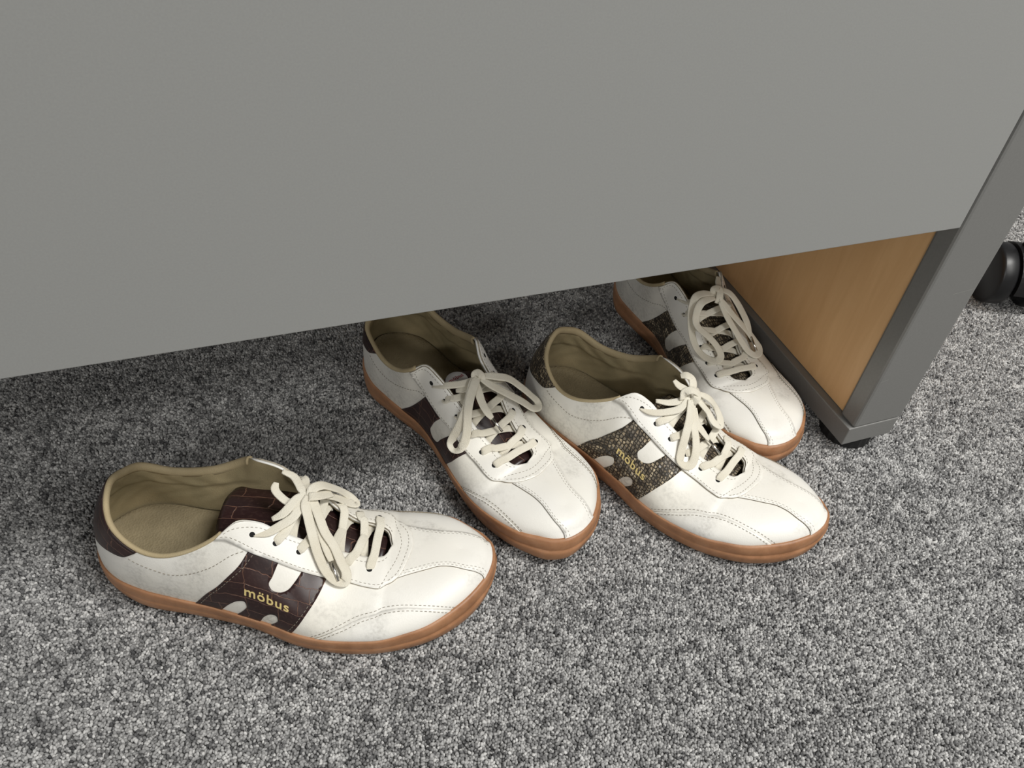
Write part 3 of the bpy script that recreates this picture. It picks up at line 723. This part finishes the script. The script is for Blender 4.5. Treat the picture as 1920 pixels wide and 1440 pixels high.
    pl = decal('side_patch', Hpoly, [], 0.7, M[mat_key], root, mir, space=2.2)
    ml = curve(med([(.408, .575), (.39, .41), (.36, .22), (.318, .0)])); mr = curve(med([(.546, .0), (.57, .2), (.585, .4), (.602, .64)]))
    mu = curve(med([(.538, .62), (.501, .29), (.477, .105), (.457, .08), (.444, .13), (.450, .27), (.481, .60)]))
    decal('side_patch', [tuple(p) for seg in (ml, mr, mu) for p in seg], [], 0.7, M[mat_key], root, mir, space=2.2)
    wl = curve(lat([(.567, .0), (.635, .27), (.678, .42), (.728, .462), (.787, .42), (.835, .31), (.872, .12), (.884, .0)]))
    decal('wing_panel', [tuple(p) for p in wl], [], 0.6, M['white'], root, mir, edge=M['cut_edge'])
    wm = curve(med([(.645, .0), (.683, .17), (.722, .255), (.761, .265), (.801, .215), (.838, .13), (.866, .0)]))
    decal('wing_panel', [tuple(p) for p in wm], [], 0.6, M['white'], root, mir, edge=M['cut_edge'])
    sl = curve(lat([(.740, .735), (.782, .765), (.828, .785), (.878, .785), (.914, .725), (.947, .54), (.964, .25), (.968, .0)]))
    sm_ = curve(med([(.970, .0), (.964, .21), (.950, .46), (.920, .65), (.883, .75), (.845, .78), (.79, .765), (.745, .73)]))
    decal('vamp_strip', [tuple(p) for p in sl] + [(.982, -1.0), (1.0, -1.0), (1.0, 0.0), (1.0, 1.0), (.982, 1.0)] + [tuple(p) for p in sm_], [], 1.0, M['white_over'], root, mir, edge=M['cut_edge'])
    decal('eyestay', eyestay_poly, [], 1.5, M['white_over'], root, mir, space=2.2, edge=M['cut_pale'])
    hp = curve([(-.188, .012), (-.172, .15), (-.153, .295), (-.12, .385), (-.07, .50), (0, .57), (.07, .50), (.12, .385), (.163, .27), (.182, .13), (.195, .012)])
    decal('heel_patch', [tuple(p) for p in hp] + [(.1, .012), (0, .012), (-.1, .012)], [], 0.8, M[mat_key], root, mir, dom_heel, 2.2)
    # --- stitching
    off = lambda c, d: [(u, q + d) for u, q in c]
    eyl = [p for p in EL if p[1] < -0.015 and p[0] < .74]; eym = [p for p in EL if p[1] > 0.015 and p[0] < .74]
    L = [(off(lat([(.352, .965), (.39, .83), (.42, .785), (.47, .783), (.525, .78), (.587, .788), (.645, .785), (.688, .755), (.716, .735)]), 0), dom_side, 1.4),
         (med([(.350, .93), (.385, .67), (.428, .59), (.479, .595), (.53, .635), (.592, .645), (.65, .67), (.70, .66), (.72, .69)]), dom_side, 1.4),
         (lat([(.358, .965), (.38, .945), (.42, .955), (.50, .955), (.60, .955), (.68, .95), (.712, .955)]) , dom_side, 1.4),
         (med([(.352, .94), (.38, .94), (.42, .94), (.50, .94), (.60, .94), (.68, .93), (.712, .95)]), dom_side, 1.4),
         (lat([(.702, .71), (.732, .84), (.748, .95)]) + [(.751, 0.0)] + med([(.746, .94), (.73, .82), (.712, .70)]), dom_side, 1.4),
         (lat([(.722, .72), (.745, .775), (.762, .88)]) + [(.772, 0.0)] + med([(.760, .86), (.742, .77), (.725, .70)]), dom_side, 1.4),
         (lat([(.165, .74), (.22, .70), (.255, .635), (.29, .625), (.335, .65), (.372, .69), (.402, .745)]), dom_side, 0.1),
         (med([(.17, .70), (.25, .60), (.30, .55), (.36, .52), (.405, .53)]), dom_side, 0.1),
         (lat([(.560, .03), (.630, .30), (.672, .45), (.726, .495), (.789, .452), (.84, .34), (.88, .12), (.89, .03)]), dom_side, 0.1),
         (lat([(.584, .03), (.641, .235), (.682, .38), (.729, .425), (.785, .385), (.830, .28), (.862, .12), (.874, .03)]), dom_side, 0.7),
         (med([(.640, .02), (.678, .20), (.720, .29), (.762, .30), (.806, .245), (.844, .15), (.872, .02)]), dom_side, 0.1),
         (med([(.652, .02), (.688, .14), (.724, .22), (.760, .23), (.796, .185), (.832, .10), (.856, .02)]), dom_side, 0.7),
         (lat([(.752, .765), (.782, .785), (.828, .805), (.875, .805), (.914, .755), (.950, .58), (.966, .33), (.970, .04)]), dom_side, 0.8),
         (lat([(.757, .795), (.785, .81), (.828, .83), (.875, .83), (.918, .78), (.956, .59), (.973, .33), (.977, .04)]), dom_side, 0.8),
         (med([(.754, .75), (.79, .785), (.845, .80), (.887, .77), (.925, .665), (.954, .47), (.967, .24), (.972, .04)]), dom_side, 0.8),
         (med([(.760, .78), (.79, .81), (.845, .825), (.891, .795), (.931, .68), (.960, .47), (.973, .24), (.978, .04)]), dom_side, 0.8),
         (lat([(.420, .74), (.402, .59), (.369, .41), (.341, .28), (.309, .02)]), dom_side, 0.75), (lat([(.502, .02), (.538, .35), (.566, .60), (.581, .75)]), dom_side, 0.75)]
    V, F = stitches(L, 0, mir)
    mesh_obj('stitching', V, F, M['thread'], root, False)
    # --- eyelet holes
    for s, vl in ((-1, EYE_VL), (1, EYE_VM)):
        for u, v in zip(EYE_U, vl):
            c = S.at(np.array([s * u]), np.array([v]))[0]
            nrm_ = S.at(np.array([s * u]), np.array([v]), 1.0)[0] - c
            tx = S.at(np.array([s * (u + .01)]), np.array([v]))[0] - c; tx /= np.linalg.norm(tx); ty = np.cross(nrm_, tx)
            pts = [c + nrm_ * 1.66 + (tx * math.cos(a) * 2.0 + ty * math.sin(a) * 1.8) for a in np.linspace(0, 2 * math.pi, 14, endpoint=False)]
            pts2 = [p - nrm_ * 0.4 + (p - c - nrm_ * 1.66) * 0.12 for p in pts]
            Vv = np.array(pts + pts2); Ff = [tuple(range(14))] + [(i, (i + 1) % 14, 14 + (i + 1) % 14, 14 + i) for i in range(14)]
            e = mo('eyelet', Vv, Ff, M['dark'], root, False)
    # --- tongue
    tp = smooth_path(tongue_pts, 6); V = []; uvt = []; nw = 12; n = len(tp)
    for i in range(n):
        w = np.interp(i / (n - 1), np.linspace(0, 1, len(tongue_w)), tongue_w)
        end = (n - 1 - i) / (n - 1)
        if end < 0.08: w *= math.sqrt(max(0.0, 1 - ((0.08 - end) / 0.08) ** 2)) * 0.35 + 0.65
        for j in range(nw + 1):
            y = (j / nw * 2 - 1)
            V.append(tp[i] + np.array([0, y * w, -5.0 * y * y])); uvt.append((i * 2.0, y * w))
    k = nw + 1; F = [(i * k + j, (i + 1) * k + j, (i + 1) * k + j + 1, i * k + j + 1) for i in range(n - 1) for j in range(nw)]
    to = mo('tongue', V, F, M[mat_key], root, True, uvt)
    bm = bmesh.new(); bm.from_mesh(to.data); bmesh.ops.recalc_face_normals(bm, faces=bm.faces[:]); bm.to_mesh(to.data); bm.free()
    ts = to.modifiers.new('thickness', 'SOLIDIFY'); ts.thickness = 0.0025; ts.offset = 0
    # --- laces
    V = []; F = []
    def addr(p, hw=3.2, ht=0.62, **kw):
        v, f = ribbon(p, hw, ht, **kw); b = len(V); V.extend(v); F.extend([tuple(i + b for i in q) for q in f])
    def sp(side, u, v, h): return S.at(np.array([side * u]), np.array([v]), h)[0]
    def cross(i, s):
        j = i + 1; vl = (EYE_VL if s < 0 else EYE_VM); vo = (EYE_VM if s < 0 else EYE_VL)
        a0 = sp(s, EYE_U[i], vl[i] - .004, 0.6); a1 = sp(s, EYE_U[i] + .002, vl[i] + .022, 2.2); a2 = sp(s, EYE_U[i] + .008, .955, 2.5); a3 = sp(s, EYE_U[i] + .016, 1.0, 2.2)
        b2 = sp(-s, EYE_U[j] - .012, .995, -3.6); b3 = sp(-s, EYE_U[j] - .004, .94, -4.2)
        mid = (a3 * .55 + b2 * .45) + np.array([0, 0, 1.6 + (0.8 if s < 0 else -0.6)])
        addr([a0, a1, a2, a3, mid, b2, b3])
    for i in (1, 2, 3, 4):
        cross(i, -1); cross(i, 1)
    if code in 'ABCD':
        a = [sp(-1, .676, EYE_VL[5] - .004, .6), sp(-1, .677, EYE_VL[5] + .022, 2.2), sp(-1, .678, .96, 2.8), sp(-1, .68, 1.0, 2.8)]
        b = [sp(1, .68, 1.0, 2.8), sp(1, .678, .95, 2.8), sp(1, .677, EYE_VM[5] + .022, 2.2), sp(1, .676, EYE_VM[5] - .004, .6)]
        addr(a + [(a[-1] + b[0]) / 2 + np.array([0, 0, 0.8])] + b)
    for nm, p in LACE[code].items():
        if nm == 'aglet': continue
        loop = nm.startswith('loop') or nm.startswith('tail')
        addr(p, 3.7 if loop else (3.5 if nm.startswith('knot') else 3.2), 0.62 if loop else 0.75, taper=not nm.startswith('knot'))
    la = mo('shoelace', V, F, M['lace'])
    bm = bmesh.new(); bm.from_mesh(la.data); bmesh.ops.recalc_face_normals(bm, faces=bm.faces[:]); bm.to_mesh(la.data); bm.free()
    if 'aglet' in LACE[code]:
        v, f = tube(LACE[code]['aglet'], 1.15); ag = mo('aglet', v, f, M['steel'], la); tag(ag, 'metal lace tip')
    # --- lettering on the outer side
    if lateral_name:
        W, Fw = letters('m\u00f6bus', 10.0); x0, x1 = W[:, 0].min(), W[:, 0].max(); y0 = 0.0
        U = .409 + (W[:, 0] - x0) / (x1 - x0) * .098
        dv = np.linalg.norm(S.at(np.array([-.45]), np.array([.40]))[0] - S.at(np.array([-.45]), np.array([.33]))[0]) / .07
        mmx = (x1 - x0) / (.098 * 290 * 0.98)
        Vv = .335 + W[:, 1] / mmx / dv
        P = np.concatenate([S.at(-U, Vv, 1.0), S.at(-U, Vv, 0.6)])
        n = len(W); ec = {(f[i], f[(i + 1) % len(f)]) for f in Fw for i in range(len(f))}
        Ff = list(Fw) + [(b, a, a + n, b + n) for a, b in ec if (b, a) not in ec]
        lt = mesh_obj('lettering', to_m(P, mir), Ff, M['gold'], pl, False); tag(lt, 'small gold stamped lettering')
        bm = bmesh.new(); bm.from_mesh(lt.data); bmesh.ops.recalc_face_normals(bm, faces=bm.faces[:]); bm.to_mesh(lt.data); bm.free()
    if code == 'B':
        rad = [(8.5 * math.cos(a), 10.5 * math.sin(a)) for a in np.linspace(0, 2 * math.pi, 40, endpoint=False)]
        top = [(117 + x, 6 + y, 66.9 - 5.0 * (y / 23) ** 2 - 0.10 * (x + 7) ** 2 / 12) for x, y in rad]; low = [(a, b, c - 1.4) for a, b, c in top]
        V = top + low + [(117, 6, 66.8)]; F = [(i, (i + 1) % 40, 80) for i in range(40)] + [(40 + i, 40 + (i + 1) % 40, (i + 1) % 40, i) for i in range(40)]
        lb = mo('tongue_label', V, F, M['label_white'])
        bm = bmesh.new(); bm.from_mesh(lb.data); bmesh.ops.recalc_face_normals(bm, faces=bm.faces[:]); bm.to_mesh(lb.data); bm.free()
        tag(lb, 'white oval tongue label with dark red lettering')
        W, Fw = letters('m\u00f6bus', 5.2); W = W - np.array([(W[:, 0].max() + W[:, 0].min()) / 2, 0, 0])
        # read from the toe: text runs from medial to lateral
        P = [(117.5 - w[1], 6 - w[0], 67.6 - 5.0 * (w[0] / 23) ** 2 - 0.10 * (7.5 - w[1]) ** 2 / 12) for w in W]
        mesh_obj('lettering', to_m(P, mir), Fw, M['red'], lb, False)
    return root, mo

TP_A = [(205, 6, 38.5), (185, 6.5, 41), (165, 8, 50), (148, 10, 59), (128, 10, 62), (106, 10, 61.5), (85, 10, 58.5)]
TP = [(205, 6, 38.5), (185, 6, 40.5), (165, 6, 48), (148, 6, 56), (132, 6, 61), (118, 6, 63)]
TP_B = [(205, 6, 38.5), (185, 6, 40.5), (165, 6, 48), (148, 6, 57), (130, 6, 63), (110, 6, 65)]
shoe('A', 'croc', 1, (-0.0864, 0.4490, math.radians(-24.36)), 'worn white leather sneaker with brown crocodile-print patch and gold lettering, nearest and leftmost', 'white sneakers with brown patches', True, TP_A, [15, 18, 22, 24, 24, 24])
shoe('B', 'croc', -1, (0.1641, 0.6124, math.radians(-69.09)), 'white sneaker with brown crocodile-print patch, heel tucked under the grey desk panel', 'white sneakers with brown patches', False, TP_B, [15, 18, 21, 23, 24, 24])
shoe('C', 'snake', 1, (0.2899, 0.5279, math.radians(-57.67)), 'white sneaker with snakeskin patch and gold lettering, its toe furthest forward on the right', 'white sneakers with snakeskin patches', True, TP, [15, 18, 21, 23, 24, 24])
shoe('D', 'snake', -1, (0.4628, 0.6625, math.radians(-86.0)), 'white sneaker with snakeskin patch pushed back beside the desk foot rail', 'white sneakers with snakeskin patches', False, TP, [15, 18, 21, 23, 24, 24])
